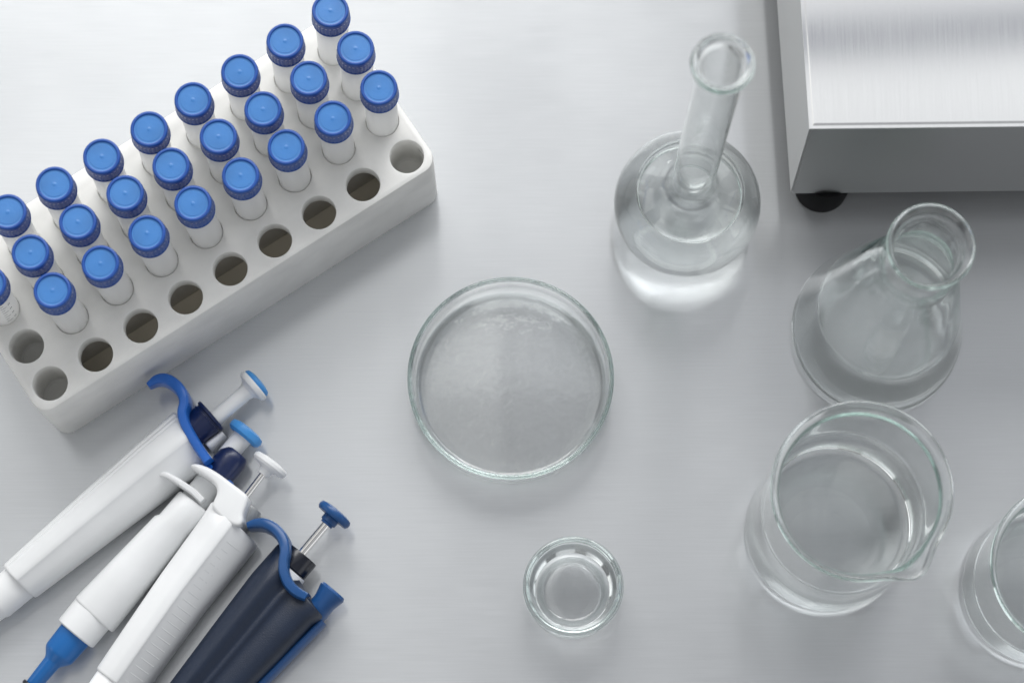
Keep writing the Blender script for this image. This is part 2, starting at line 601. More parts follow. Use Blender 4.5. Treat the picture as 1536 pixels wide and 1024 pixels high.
# ---------------------------------------------------------------- glassware
def vessel(name, label, cat, loc, outer, inner, wet_z=None, gm=None, seg=128, deform=None, group=None):
    """outer: (r, z) from the bottom pole up to and over the rim; inner: (r, z) from the rim down to the bottom pole.
    Below wet_z the inner wall is the water's wall."""
    t = thing(name, label, cat, loc, 0, group)
    gm = gm or GLASS
    bm = bmesh.new()
    if wet_z is None:
        lathe(bm, outer + inner, seg, deform=deform)
        obj('glass_body', bm, gm, t, angle=180)
        return t
    dry, wet = [], []
    for (a, b) in zip(inner[:-1], inner[1:]):
        if a[1] >= wet_z: dry.append(a)
        if a[1] >= wet_z > b[1]:
            f = (a[1] - wet_z) / (a[1] - b[1])
            c = (a[0] + (b[0] - a[0]) * f, wet_z)
            if a[1] > wet_z: dry.append(c)
            rw = c[0]
            wet.append(c)
        if b[1] < wet_z: wet.append(b)
    lathe(bm, outer + dry, seg, deform=deform)
    # outward normals: outer wall away from the axis, inner wall towards it
    o = obj('glass_body', bm, gm, t, angle=180, recalc=False)
    bm = bmesh.new()
    lathe(bm, list(reversed(wet)), seg, 0)
    # meniscus and surface
    lathe(bm, [(rw, wet_z), (rw - 0.0006, wet_z - 0.0008), (rw - 0.0016, wet_z - 0.0013), (rw - 0.004, wet_z - 0.0015), (rw * 0.5, wet_z - 0.0015), (0, wet_z - 0.0015)], seg, 1)
    obj('water', bm, [WET, WATERTOP], t, angle=180, recalc=False)
    return t


def smooth_prof(P, it=2):
    return chaikin(P, it, closed=False)


# --- petri dish
c = at(766, 565.5, 0.020)
R, H = 0.0517, 0.020
outer = [(0, 0.0006), (R - 0.006, 0.0004)] + arc(R - 0.0055, 0.005, 0.0048, -88, 0, 8) + [(R - 0.0006, 0.010), (R - 0.0002, H - 0.0016)] + arc(R - 0.0013, H - 0.0013, 0.0013, 0, 90, 6)
inner = arc(R - 0.0013, H - 0.0013, 0.0013, 100, 180, 5) + [(R - 0.0030, 0.010)] + arc(R - 0.0070, 0.0065, 0.0040, 0, -88, 8) + [(R - 0.012, 0.0024), (0.02, 0.0022), (0, 0.0022)]
vessel('petri_dish', 'large shallow round clear glass dish lying empty in the middle of the bench', 'petri dish', (c.x, c.y, 0), outer, inner, gm=DISHGLASS, seg=160)

# --- small thick dish
c = at(860, 878, 0.028)
R, H = 0.0246, 0.028
outer = [(0, 0.0010), (0.017, 0.0008)] + arc(0.0200, 0.004, 0.0034, -85, -5, 6) + [(0.0239, 0.008), (0.0240, 0.018), (0.0236, 0.0215), (0.0242, 0.0235), (R - 0.0001, H - 0.0022)] + arc(R - 0.0016, H - 0.0016, 0.0016, 0, 90, 6)
inner = arc(R - 0.0016, H - 0.0016, 0.0016, 100, 180, 5) + [(0.0212, 0.022), (0.0196, 0.0185), (0.0186, 0.011), (0.0170, 0.0075), (0.0155, 0.0055), (0.0140, 0.0046), (0.008, 0.0044), (0, 0.0044)]
vessel('glass_cup', 'small thick-walled round clear glass cup standing below the large shallow dish', 'glass cup', (c.x, c.y, 0), smooth_prof(outer, 1), smooth_prof(inner, 1), gm=CUPGLASS)


# --- volumetric flask
def axis_fit(pa, za, pb):
    """base point under pa (seen at height za) and the height at which the vertical through it appears at pb"""
    a = at(*pa, za)
    best = None
    for i in range(1, 4000):
        z = za + i * 0.0001
        b = at(*pb, z)
        d = (b.x - a.x) ** 2 + (b.y - a.y) ** 2
        if best is None or d < best[0]: best = (d, z)
    return a, best[1]


a, zr = axis_fit((1031, 304), 0.035, (1093, 95))
print('flask rim z', zr)
RS, ZC = 0.0368, 0.0345
flat = 26.0
W_ = 0.0016
NR = 0.0103
ztop = zr
outer = [(0, 0.0022), (RS * sin(radians(flat)) * 0.7, 0.0016)]
z_flat = ZC - RS * cos(radians(flat))
outer = [(0, z_flat + 0.0012), (RS * sin(radians(flat)) * 0.75, z_flat + 0.0006)]
outer += [(RS * sin(radians(x)), ZC - RS * cos(radians(x))) for x in range(int(flat), 160, 4)]
zj = ZC + sqrt(RS ** 2 - 0.0145 ** 2)
outer += [(0.0132, zj + 0.0012), (0.0118, zj + 0.0032), (NR + 0.0004, zj + 0.0070), (NR, zj + 0.012), (NR, ztop - 0.012), (NR + 0.0004, ztop - 0.006), (NR + 0.0022, ztop - 0.0038)]
outer += [(0.0128, ztop - 0.0028), (0.0136, ztop - 0.0014), (0.0131, ztop - 0.0002), (0.0119, ztop)]
outer = [p for i, p in enumerate(outer) if not (p[1] > zj and p[0] > 0.0150)]
dz0 = z_flat
RI = RS - W_
inner = [(0.0103, ztop - 0.0008), (NR - 0.0010, ztop - 0.0035), (NR - 0.0013, ztop - 0.012), (NR - 0.0013, zj + 0.012), (NR - 0.0008, zj + 0.0062), (0.0106, zj + 0.0020), (0.0128, zj - 0.0010)]
zi = sqrt(RI ** 2 - 0.0145 ** 2)
inner += [(RI * sin(radians(x)), ZC - RI * cos(radians(x))) for x in range(152, int(flat) - 2, -4)]
inner += [(RI * sin(radians(flat)) * 0.7, ZC - RI * cos(radians(flat)) + 0.0005), (0, ZC - RI * cos(radians(flat)) + 0.0008)]
shift = -z_flat
up = lambda P: [(r, z + shift) for r, z in P]
vessel('volumetric_flask', 'round-bellied clear glass flask with a tall narrow neck, holding clear water', 'flask', (a.x, a.y, 0), up(outer), up(inner), wet_z=ZC + 0.0235 + shift)

# --- conical flask
a, zr = axis_fit((1313, 497), 0.0, (1396, 368))
print('conical flask rim z', zr)
RB, RN = 0.0432, 0.0162
zt = zr
zn = zt - 0.042
outer = [(0, 0.0014), (RB - 0.010, 0.0008)] + arc(RB - 0.006, 0.0062, 0.006, -85, 10, 8) + [(RB - 0.0012, 0.011), (RN + 0.0055, zn - 0.010), (RN + 0.0018, zn - 0.001), (RN + 0.0002, zn + 0.006), (RN, zn + 0.014), (RN + 0.0002, zt - 0.010), (RN + 0.0014, zt - 0.0045), (RN + 0.0032, zt - 0.0026), (RN + 0.0037, zt - 0.0012), (RN + 0.0030, zt)]
inner = [(RN + 0.0020, zt + 0.0001), (RN + 0.0008, zt - 0.0014), (RN - 0.0009, zt - 0.007), (RN - 0.0013, zt - 0.012), (RN - 0.0013, zn + 0.014), (RN - 0.0011, zn + 0.006), (RN - 0.0002, zn - 0.001), (RN + 0.0035, zn - 0.010), (RB - 0.0034, 0.011)] + arc(RB - 0.0078, 0.0070, 0.0045, 0, -85, 6) + [(RB - 0.014, 0.0026), (0, 0.0028)]
vessel('conical_flask', 'conical clear glass flask with flared lip, part-filled with water, behind the big beaker', 'flask', (a.x, a.y, 0), smooth_prof(outer, 1), smooth_prof(inner, 1), wet_z=0.047)


# --- beakers
def beaker(label, pb, R, H, wet, spout, RB, name='beaker', flare=0.0036):
    a = at(*pb, 0)
    W = 0.0012
    outer = [(0, 0.0016), (RB - 0.010, 0.0008)] + arc(RB - 0.0065, 0.0065, 0.0065, -86, 0, 8) + [(RB, 0.010), (R, H - 0.010), (R + flare * 0.15, H - 0.0068), (R + flare * 0.45, H - 0.0042)] + arc(R + flare - 0.0011, H - 0.0011, 0.0011, -70, 88, 9)
    inner = arc(R + flare - 0.0011, H - 0.0011, 0.0011, 104, 165, 4) + [(R - W + flare * 0.62, H - 0.0034), (R - W + flare * 0.22, H - 0.0062), (R - W, H - 0.0105), (RB - W, 0.010)] + arc(RB - W - 0.0056, 0.0082, 0.0056, 0, -86, 8) + [(RB - 0.012, 0.0028), (0, 0.0032)]
    # more rings near the rim, so the spout can bend
    def dens(P):
        Q = [P[0]]
        for p, q in zip(P[:-1], P[1:]):
            n = max(1, int(abs(q[1] - p[1]) / 0.004)) if max(p[1], q[1]) > H - 0.03 else max(1, int(abs(q[1] - p[1]) / 0.012))
            for i in range(1, n + 1): Q.append((p[0] + (q[0] - p[0]) * i / n, p[1] + (q[1] - p[1]) * i / n))
        return Q
    def deform(p, an):
        k = (p.z - (H - 0.022)) / 0.022
        if k <= 0: return p
        d = (an - spout + pi) % (2 * pi) - pi
        g = math.exp(-(d / 0.24) ** 2)
        g2 = math.exp(-(d / 0.42) ** 2)
        s = k * k * (0.0056 * g - 0.0012 * (g2 - g))
        return Vector((p.x + cos(an) * s, p.y + sin(an) * s, p.z - 0.0016 * g * k * k))
    return vessel(name, label, 'beaker', (a.x, a.y, 0), dens(outer), dens(inner), wet_z=wet, deform=deform if spout is not None else None, seg=192)


a, zr = axis_fit((1239, 796), 0.0, (1290, 731))
print('beaker rim z', zr)
beaker('big clear beaker with pouring spout, half full of water, in front of conical flask', (1239, 797), 0.0376, zr, 0.066, radians(-57), 0.0408)
beaker('clear glass beaker cut off by the right picture edge, part-filled with water', (1557, 882), 0.0362, 0.086, 0.030, radians(35), 0.0388)

# ---------------------------------------------------------------- weighing scale
pt = at(1216, 190, 0.0)
FOOT = 0.027
a, zt = axis_fit((1186, 291), FOOT, (1216, 190))
print('scale top z', zt)
fr = at(1536, 287, FOOT)
ang = atan2(fr.y - a.y, fr.x - a.x)
scale = thing('bench_scale', 'brushed stainless steel bench scale with a flat square weighing top', 'scale', (a.x, a.y, 0), ang)
LX, LY = 0.34, 0.32


def loc_s(px, py, z):
    q = at(px, py, z)
    w = Matrix.Rotation(-ang, 2) @ Vector((q.x - a.x, q.y - a.y))
    return w


# the left flank leans outward a little towards the top
ct = loc_s(1216, 190, zt)
lt = loc_s(1203, 0, zt)
lb = loc_s(1165, 0, FOOT)
sk_t = (lt.x - ct.x) / (lt.y - ct.y)
sk_b = lb.x / lb.y


def skew(v):
    f = (v.z - FOOT) / (zt - FOOT)
    f = min(max(f, 0), 1)
    k = max(0.0, 1 - v.x / 0.10)
    v.x += k * (ct.x * f + v.y * (sk_b + (sk_t - sk_b) * f))
    v.y += f * ct.y


print('scale skew', ct, sk_t, sk_b)
bm = bmesh.new()
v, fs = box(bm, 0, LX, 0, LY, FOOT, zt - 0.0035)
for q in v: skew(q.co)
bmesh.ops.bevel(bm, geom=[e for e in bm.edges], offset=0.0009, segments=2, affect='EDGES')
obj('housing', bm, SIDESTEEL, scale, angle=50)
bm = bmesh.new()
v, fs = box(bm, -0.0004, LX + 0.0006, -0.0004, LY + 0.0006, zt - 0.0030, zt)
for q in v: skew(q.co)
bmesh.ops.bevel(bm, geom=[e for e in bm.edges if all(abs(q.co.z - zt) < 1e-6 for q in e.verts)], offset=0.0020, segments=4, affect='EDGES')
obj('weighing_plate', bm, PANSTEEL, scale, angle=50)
bm = bmesh.new()
box(bm, 0.016, LX - 0.016, 0.016, LY - 0.016, 0.007, FOOT + 0.0004)  # black box added under the housing to stand in for the deep shade there
obj('shade_block', bm, RUBBER, scale, smooth=False)
ftpx = at(1231, 281, 0.0)
R3 = Matrix.Rotation(-ang, 2)
fl = R3 @ Vector((ftpx.x - a.x, ftpx.y - a.y))
fx, fy = fl.x, fl.y
print('foot', fx, fy)
for (x, y) in ((fx, fy), (LX - fx, fy), (fx, LY - 0.018), (LX - fx, LY - 0.018)):
    bm = bmesh.new()
    lathe(bm, [(0, 0), (0.0125, 0), (0.0138, 0.0012), (0.0142, FOOT - 0.003), (0.013, FOOT + 0.0005), (0, FOOT + 0.0005)], 40)
    f = obj('foot', bm, RUBBER, scale)
    f.location = (x, y, 0)


# ---------------------------------------------------------------- pipettes
class Pip:
    def __init__(self, label, pa, pb, z):
        A, B = at(*pa, z), at(*pb, z)
        d = B - A
        self.ang = atan2(d.y, d.x)
        self.o = Vector((A.x, A.y, 0))
        self.t = thing('pipette', label, 'pipette', self.o, self.ang, 'pipettes lying side by side on the bench')
        self.z = z
        self.U = Vector((cos(self.ang), sin(self.ang)))
        self.V = Vector((-sin(self.ang), cos(self.ang)))

    def L(self, px, py, z=None):
        p = at(px, py, self.z if z is None else z)
        d = Vector((p.x - self.o.x, p.y - self.o.y))
        return d.dot(self.U), d.dot(self.V)

    def body(self, name, rows, prof, m, it=2, angle=40, q=0.25):
        """rows: (u, v_right, v_left, z0, z1) ; prof: (vn -1..1, wn 0..1)"""
        P = chaikin(prof, it, q=q)
        bm = bmesh.new()
        secs = [[(r[0] + (r[5](a) if len(r) > 5 and callable(r[5]) else (r[5] if len(r) > 5 else 0) * a), (r[2] + r[1]) / 2 + (r[2] - r[1]) / 2 * a, r[3] + (r[4] - r[3]) * b) for a, b in P] for r in rows]
        loft(bm, secs)
        return obj(name, bm, m, self.t, angle=angle)

    def turned(self, name, prof, v, z, m, seg=48, tilt=0.0, parent=None, mi=None):
        """lathe along the pipette: prof (r, u)"""
        bm = bmesh.new()
        lathe(bm, [(r, u) for r, u in prof], seg)
        # z axis -> u axis
        X = Matrix(((0, 0, 1, 0), (1, 0, 0, v), (0, 1, 0, z), (0, 0, 0, 1)))
        bm.transform(X)
        return obj(name, bm, m, parent or self.t, angle=35)

    def hook(self, name, pts, m, parent=None):
        """pts: (px, py, thickness, z0, z1); measured at the top edge z1"""
        P = []
        for (px, py, t, z0, z1) in pts:
            u, v = self.L(px, py, z1)
            P.append((u, v, t, z0, z1))
        bm = bmesh.new()
        sweep_plate(bm, P)
        return obj(name, bm, m, parent or self.t, angle=40)


def slab(p, name, px, z0, z1, bev, m, zm, nb=4):
    """a solid with a plan outline measured in the photograph at height zm and a rounded top edge"""
    P = [p.L(x, y, zm) for x, y in px]
    P = chaikin(P, 2)
    A = sum(P[i][0] * P[(i + 1) % len(P)][1] - P[(i + 1) % len(P)][0] * P[i][1] for i in range(len(P)))
    if A < 0: P = P[::-1]
    n = len(P)
    N = []
    for i in range(n):
        a_, b_ = Vector(P[i - 1]), Vector(P[(i + 1) % n])
        d = (b_ - a_).normalized()
        N.append(Vector((-d.y, d.x)))
    secs = []
    for (ins, z) in [(bev * 0.3, z0), (0, z0 + bev * 0.3)] + [(bev * (1 - cos(pi / 2 * k / nb)), z1 - bev + bev * sin(pi / 2 * k / nb)) for k in range(nb + 1)]:
        secs.append([(P[i][0] + N[i].x * ins, P[i][1] + N[i].y * ins, z) for i in range(n)])
    bm = bmesh.new()
    loops = [[bm.verts.new(q) for q in sc] for sc in secs]
    for A_, B_ in zip(loops[:-1], loops[1:]):
        for k in range(n):
            bm.faces.new((A_[k], A_[(k + 1) % n], B_[(k + 1) % n], B_[k]))
    for l in (loops[0], loops[-1]):
        es = [bm.edges.get((l[k], l[(k + 1) % n])) for k in range(n)]
        bmesh.ops.triangle_fill(bm, use_beauty=True, use_dissolve=False, edges=es)
    return obj(name, bm, m, p.t, angle=45)


def rowpx(p, pl, pr, z0, z1, zm):
    ul, vl = p.L(*pl, zm)
    ur, vr = p.L(*pr, zm)
    return ((ul + ur) / 2, vr, vl, z0, z1, (ul - ur) / 2)


def rounded_end(rows, du=0.0012, at_end=True, at_start=True, s=0.94):
    R = list(rows)
    def shrink(r, u, k):
        _, vr, vl, z0, z1 = r[:5]
        sk = r[5] if len(r) > 5 else 0.0
        c, h = (vr + vl) / 2, (vl - vr) / 2
        zc, hz = (z0 + z1) / 2, (z1 - z0) / 2
        return (u, c - h * k, c + h * k, zc - hz * k, zc + hz * k, sk if callable(sk) else sk * k)
    if at_start:
        r = R[0]
        R = [shrink(r, r[0], s), shrink(r, r[0] + du * 0.3, 0.5 + s / 2), (r[0] + du, *r[1:])] + R[1:]
    if at_end:
        r = R[-1]
        R = R[:-1] + [(r[0] - du, *r[1:]), shrink(r, r[0] - du * 0.3, 0.5 + s / 2), shrink(r, r[0], s)]
    return R


ROUND = [(cos(radians(x)), 0.5 + 0.5 * sin(radians(x))) for x in range(0, 360, 15)]

# ---- P1: white, bright blue hook
p = Pip('white pipette with bright blue finger hook and blue-topped thick plunger, nearest the rack', (22, 882), (384, 574), 0.016)
prof1 = [(1, .45), (.97, .66), (.84, .80), (.76, .79), (.70, .87), (.62, .87), (.56, .92), (.12, 1.0), (-.12, 1.0), (-.2, .955), (-.80, .78), (-1, .45), (-.93, .12), (-.7, 0), (.7, 0), (.93, .12)]
rows = [rowpx(p, (6, 848), (52, 896), 0.0035, 0.0265, 0.014), rowpx(p, (106, 757), (156, 817), 0.002, 0.029, 0.0145),
        rowpx(p, (206, 667), (264, 736), 0.001, 0.031, 0.015), rowpx(p, (258, 622), (320, 697), 0.001, 0.031, 0.015)]
rows[3] = (rows[3][0] + 0.0018, *rows[3][1:])
p.body('handle', rounded_end(rows), prof1, WHITEP, it=2, angle=50)
u0 = rows[0][0]
vc = (rows[0][1] + rows[0][2]) / 2
p.turned('tip_sleeve', [(0, u0 - 0.06), (0.0055, u0 - 0.06), (0.0075, u0 - 0.03), (0.0086, u0 - 0.0165), (0.0092, u0 - 0.0155), (0.0096, u0 - 0.0140), (0.0098, u0 + 0.001), (0, u0 + 0.001)], vc, 0.0125, WHITEP)
ub, vb = p.L(384, 574, 0.018)
uc, vcl = p.L(303, 636, 0.018)
vax = vb
p.hook('finger_hook', [(221, 577, .0026, .017, .0262), (233, 568, .0046, .016, .028), (247, 566.5, .0056, .014, .029), (261, 574, .0058, .011, .030), (271.5, 587, .0056, .009, .031),
                       (275, 601.5, .0052, .008, .0315), (272, 617, .0052, .006, .032), (276, 634, .0052, .005, .032), (286, 653, .0052, .004, .032), (298, 672, .0050, .004, .032), (311, 690, .0050, .004, .032)], BRIGHTBLUE)
ul, vl0 = p.L(300, 637, 0.016)
ur, vr0 = p.L(316, 626, 0.016)
p.turned('collar', [(0, ul - 0.007), (0.0080, ul - 0.007), (0.0082, ul), (0.0086, ul + 0.0040), (0.0088, ul + 0.0041), (0.0088, ul + 0.0046), (0.0082, ul + 0.0047), (0.0082, ul + 0.0058), (0.0092, ul + 0.0062), (0.0093, ul + 0.0074), (0.0088, ul + 0.0078), (0.0045, ul + 0.0079), (0, ul + 0.0079)], vl0, 0.0155, NAVY)
bx = p.L(322, 655, 0.012)
p.body('ejector_arm', rounded_end([(ul - 0.004, vl0 - 0.0135, vl0 - 0.0075, 0.004, 0.016), (ul + 0.0062, vl0 - 0.0125, vl0 - 0.0078, 0.005, 0.015)]), ROUND, WHITEP, it=0)
PL = p.turned('plunger', [(0, ul + 0.004), (0.0040, ul + 0.004), (0.0040, ub - 0.008), (0.0045, ub - 0.0058), (0.0065, ub - 0.0040), (0, ub - 0.0040)], vb, 0.0165, WHITEP)
BT = p.turned('plunger_button', [(0, ub - 0.0046), (0.0055, ub - 0.0046), (0.0082, ub - 0.0036), (0.0088, ub - 0.0026), (0.0089, ub - 0.0012), (0.0083, ub - 0.0006), (0, ub - 0.0006)], vb, 0.0165, WHITEP)
p.turned('button_cap', [(0, ub - 0.0007), (0.0080, ub - 0.0007), (0.0082, ub + 0.0002), (0.0074, ub + 0.0014), (0.0050, ub + 0.0022), (0, ub + 0.0026)], vb, 0.0165, SKYBLUE, parent=BT)

# ---- P2: white with blue nose and light blue button
p = Pip('white pipette with blue nose cone and sky blue plunger button, second from the rack', (88, 986), (370, 648), 0.014)
prof2 = [(1, .45), (.93, .76), (.6, .95), (.1, 1.0), (-.45, .95), (-.9, .75), (-1, .45), (-.92, .14), (-.6, 0), (.6, 0), (.92, .14)]
zz = 0.0135
rows = [rowpx(p, (113, 897), (168, 948), 0.002, 0.0255, zz), rowpx(p, (176, 832), (226, 876), 0.0015, 0.0260, zz), rowpx(p, (233, 774), (281, 808), 0.001, 0.0265, zz),
        rowpx(p, (238, 769), (284, 804), 0.001, 0.0265, zz), rowpx(p, (270, 737), (318, 774), 0.001, 0.0268, zz)]
rows[3] = (rows[2][0] + 0.0015, rows[3][1], rows[3][2] - 0.0012, *rows[3][3:])
p.body('handle', rounded_end(rows), prof2, WHITEP, it=2, angle=50)
r0 = rows[0]
ru, rvr, rvl, _, _, _ = rowpx(p, (89, 928), (136.5, 974), 0, 0, zz)
rvc = (rvr + rvl) / 2
p.turned('nose_ring', [(0, ru), (0.0098, ru), (0.0108, ru + 0.0006), (0.0110, ru + 0.0014), (0.0112, r0[0] + 0.002), (0, r0[0] + 0.002)], rvc, 0.0135, WHITEP)
na, nva = p.L(67, 962, zz); nb, nvb = p.L(112, 998, zz)
nu = (na + nb) / 2
tipu = nu - 0.0225
NC = p.turned('nose_cone', [(0, tipu), (0.0034, tipu), (0.0037, tipu + 0.0006), (0.0044, nu - 0.0056), (0.0050, nu - 0.0044), (0.0074, nu - 0.0014), (0.0079, nu - 0.0004), (0.0081, nu + 0.0006), (0.0086, ru + 0.0012), (0, ru + 0.0012)], rvc, 0.0132, ADAPTBLUE)
p.turned('seal_ring', [(0.0036, tipu + 0.0005), (0.0050, tipu + 0.0007), (0.0053, tipu + 0.0016), (0.0050, tipu + 0.0026), (0.0036, tipu + 0.0028)], rvc, 0.0132, NEARBLACK, parent=NC)
p.hook('finger_hook', [(233, 710.5, .0022, .022, .027), (247, 711, .0028, .020, .0285), (262, 718, .0032, .017, .0292), (276, 727, .0034, .013, .0292), (290, 737, .0036, .010, .0288), (303, 750, .0036, .008, .0275)], WHITEP)
uc, vc = p.L(345, 697, 0.013)
ub, vb = p.L(370, 648, 0.015)
vm = (vc + vb) / 2
p.turned('neck_sleeve', [(0, rows[-1][0] - 0.004), (0.0075, rows[-1][0] - 0.004), (0.0074, rows[-1][0] + 0.012), (0.0066, rows[-1][0] + 0.0150), (0, rows[-1][0] + 0.0155)], vm, 0.0135, WHITEP)
p.turned('collar', [(0, uc - 0.010), (0.0076, uc - 0.010), (0.0080, uc - 0.002), (0.0078, uc + 0.003), (0.0068, uc + 0.0062), (0.0060, uc + 0.0070), (0, uc + 0.0071)], vm - 0.001, 0.0145, NAVY)
p.body('cross_bar', rounded_end([(uc - 0.0105, vm - 0.0095, vm + 0.0090, 0.006, 0.0215), (uc - 0.0060, vm - 0.0100, vm + 0.0088, 0.006, 0.0218)], du=0.0008), prof2, BRIGHTBLUE, it=1)
PL = p.turned('plunger', [(0, uc + 0.002), (0.0050, uc + 0.002), (0.0050, ub - 0.004), (0.0056, ub - 0.0030), (0, ub - 0.0030)], vb, 0.0150, WHITEP)
p.turned('plunger_button', [(0, ub - 0.0036), (0.0078, ub - 0.0034), (0.0092, ub - 0.0022), (0.0095, ub - 0.0004), (0.0090, ub + 0.0012), (0.0065, ub + 0.0022), (0, ub + 0.0026)], vb, 0.0150, SKYBLUE)

# ---- P3: white with thin steel rod
p = Pip('white pipette with thin steel plunger rod and white button, beside the dark one', (200, 965), (405, 697), 0.017)
prof3 = [(1, .40), (.97, .70), (.86, .90), (.3, 1.0), (.12, 1.0), (-.10, .985), (-.16, .94), (-.80, .66), (-.97, .52), (-1, .35), (-.94, .1), (-.7, 0), (.7, 0), (.94, .12)]
zz = 0.015
rows = [rowpx(p, (100, 1066), (162, 1114), 0.001, 0.029, zz), rowpx(p, (146, 1003), (208, 1049), 0.001, 0.0300, zz), rowpx(p, (243, 862), (304, 918), 0.0005, 0.0315, zz),
        rowpx(p, (304, 778), (366, 842), 0.0005, 0.032, zz), rowpx(p, (320, 753), (386, 817), 0.0005, 0.0320, zz)]
u_end = rows[-1][0]
HB = p.body('handle', rounded_end(rows[1:]), prof3, WHITEP, it=2, angle=50)
# rib lines moulded into the right-hand flank
for k in range(26):
    pass
# shoulder narrowing into the rod guide, with the hook
slab(p, 'finger_hook', [(318, 762), (321, 753), (326.5, 742), (326, 732), (319, 723), (306, 714), (293, 706), (286, 700.5), (290, 696.5), (300, 697), (314, 702), (332, 713), (350, 727), (364, 737), (373.5, 745.5),
                        (371, 758), (365, 772), (366, 784), (358, 792), (336, 782)], 0.004, 0.0320, 0.0018, WHITEP, 0.028)
ub, vb = p.L(405, 697, 0.020)
ua, va = p.L(370, 744, 0.020)
p.turned('plunger_rod', [(0, ua - 0.004), (0.0017, ua - 0.004), (0.0017, ub - 0.002), (0, ub - 0.002)], vb, 0.0200, CHROME, seg=24)
p.turned('plunger_button', [(0, ub - 0.0060), (0.0030, ub - 0.0060), (0.0034, ub - 0.0034), (0.0042, ub - 0.0026), (0.0085, ub - 0.0018), (0.0096, ub - 0.0006), (0.0096, ub + 0.0010), (0.0086, ub + 0.0020), (0.0050, ub + 0.0026), (0, ub + 0.0028)], vb, 0.0200, WHITEP)
gu, gv = p.L(374, 772, 0.012)
p.body('ejector_button', rounded_end([(gu - 0.010, gv - 0.0052, gv + 0.0050, 0.003, 0.018), (gu + 0.0042, gv - 0.0040, gv + 0.0046, 0.004, 0.018)]), prof2, GREYP, it=2)
# sleeve below
r0 = rows[1]
p.body('tip_sleeve', rounded_end([(r0[0] - 0.06, r0[1] + 0.004, r0[2] - 0.004, 0.005, 0.024), (r0[0] + 0.001, r0[1] + 0.0014, r0[2] - 0.0010, 0.0025, 0.0285)]), prof3, WHITEP, it=2)
# rib lines: fine raised lines across the right-hand flank
P3 = chaikin(prof3, 2)
flank = [q for q in P3 if -0.83 <= q[0] <= -0.19 and q[1] > 0.5]
flank.sort(key=lambda q: -q[0])
def row_at(rows, u):
    for a, b in zip(rows[:-1], rows[1:]):
        if a[0] <= u <= b[0]:
            f = (u - a[0]) / (b[0] - a[0])
            return [x + (y - x) * f for x, y in zip(a, b)]
bm = bmesh.new()
ulo, uhi = rows[1][0] + 0.004, rows[-1][0] - 0.010
n = 20
for k in range(n):
    u = ulo + (uhi - ulo) * k / (n - 1)
    loops = []
    for du, lift in ((-0.00050, -0.0002), (-0.00030, 0.00004), (0.00030, 0.00004), (0.00050, -0.0002)):
        r = row_at(rows, u + du)
        loops.append([bm.verts.new((u + du, (r[1] + r[2]) / 2 + (r[2] - r[1]) / 2 * a, r[3] + (r[4] - r[3]) * b + lift)) for a, b in flank])
    for A, B in zip(loops[:-1], loops[1:]):
        for i in range(len(A) - 1):
            bm.faces.new((A[i], A[i + 1], B[i + 1], B[i]))
o = obj('grip_ribs', bm, RIBP, p.t, angle=60)

# ---- P4: dark navy with blue hook
p = Pip('dark navy soft-grip pipette with blue finger hook, steel rod and blue button', (330, 975), (502, 771), 0.018)
zz = 0.014
prof4 = [(1, .38), (.985, .55), (.92, .72), (.74, .90), (.50, 1.0), (.34, .985), (.20, .93), (.10, .90), (.03, .915), (-.04, .915), (-.12, .885), (-.24, .885), (-.40, .91), (-.62, .92), (-.86, .87), (-.97, .62), (-1, .38), (-.96, .12), (-.8, 0), (.8, 0), (.96, .12)]
rows = [rowpx(p, (206, 1090), (272, 1145), 0.002, 0.030, zz), rowpx(p, (256, 1023), (330, 1085), 0.001, 0.031, zz), rowpx(p, (334, 919), (421, 992), 0.0005, 0.033, zz),
        rowpx(p, (378, 861), (471, 939), 0.0005, 0.0335, zz), rowpx(p, (391, 845), (486, 926), 0.0005, 0.0335, zz)]
endpx = [(415, 810), (424, 830), (424.5, 857), (432, 874), (444, 886), (459, 895), (474, 911), (485, 924)]
epts = [p.L(x, y, 0.026) for x, y in endpx]
ev_l, ev_r = epts[0][1], epts[-1][1]
e_mid, e_half = (ev_l + ev_r) / 2, (ev_l - ev_r) / 2
ea = sorted(((v - e_mid) / e_half, u) for u, v in epts)


def end_u(a):
    for (a0, u0_), (a1, u1_) in zip(ea[:-1], ea[1:]):
        if a <= a1: return u0_ + (u1_ - u0_) * max(0.0, (a - a0) / (a1 - a0))
    return ea[-1][1]


rows_b = rows[:-1]
umin = min(u for a, u in ea)
rows_b.append((0.0, ev_r, ev_l, 0.0005, 0.0335, end_u))
p.body('handle', rounded_end(rows_b, du=0.0010, s=0.965), prof4, DARKGRIP, it=2, angle=60)
p.hook('finger_hook', [(370, 787, .0034, .010, .0275), (383, 783.5, .0050, .010, .029), (397, 784, .0056, .010, .031), (412, 792, .0058, .010, .0325), (423, 806, .0058, .010, .034), (427, 823, .0056, .010, .035),
                       (424.5, 841, .0054, .010, .0355), (425, 857, .0054, .010, .0358), (432, 874, .0054, .010, .0358), (444, 886, .0054, .010, .0355), (459, 894, .0046, .010, .0345)], MIDBLUE)
ub, vb = p.L(502, 771, 0.020)
uc, vc = p.L(456, 853, 0.020)
p.turned('collar', [(0, uc - 0.0040), (0.0080, uc - 0.0040), (0.0083, uc - 0.0036), (0.0083, uc + 0.0045), (0.0080, uc + 0.0052), (0.0028, uc + 0.0053), (0, uc + 0.0053)], vb - 0.001, 0.0195, NEARBLACK)
iu, iv = p.L(443, 870, 0.022)
p.turned('inner_sleeve', [(0, uc - 0.016), (0.0086, uc - 0.016), (0.0088, uc - 0.0050), (0.0086, uc - 0.0044), (0, uc - 0.0043)], vb - 0.001, 0.0185, WHITEP)
p.turned('plunger_rod', [(0, uc), (0.0022, uc), (0.0022, ub - 0.002), (0, ub - 0.002)], vb, 0.0200, CHROME, seg=28)
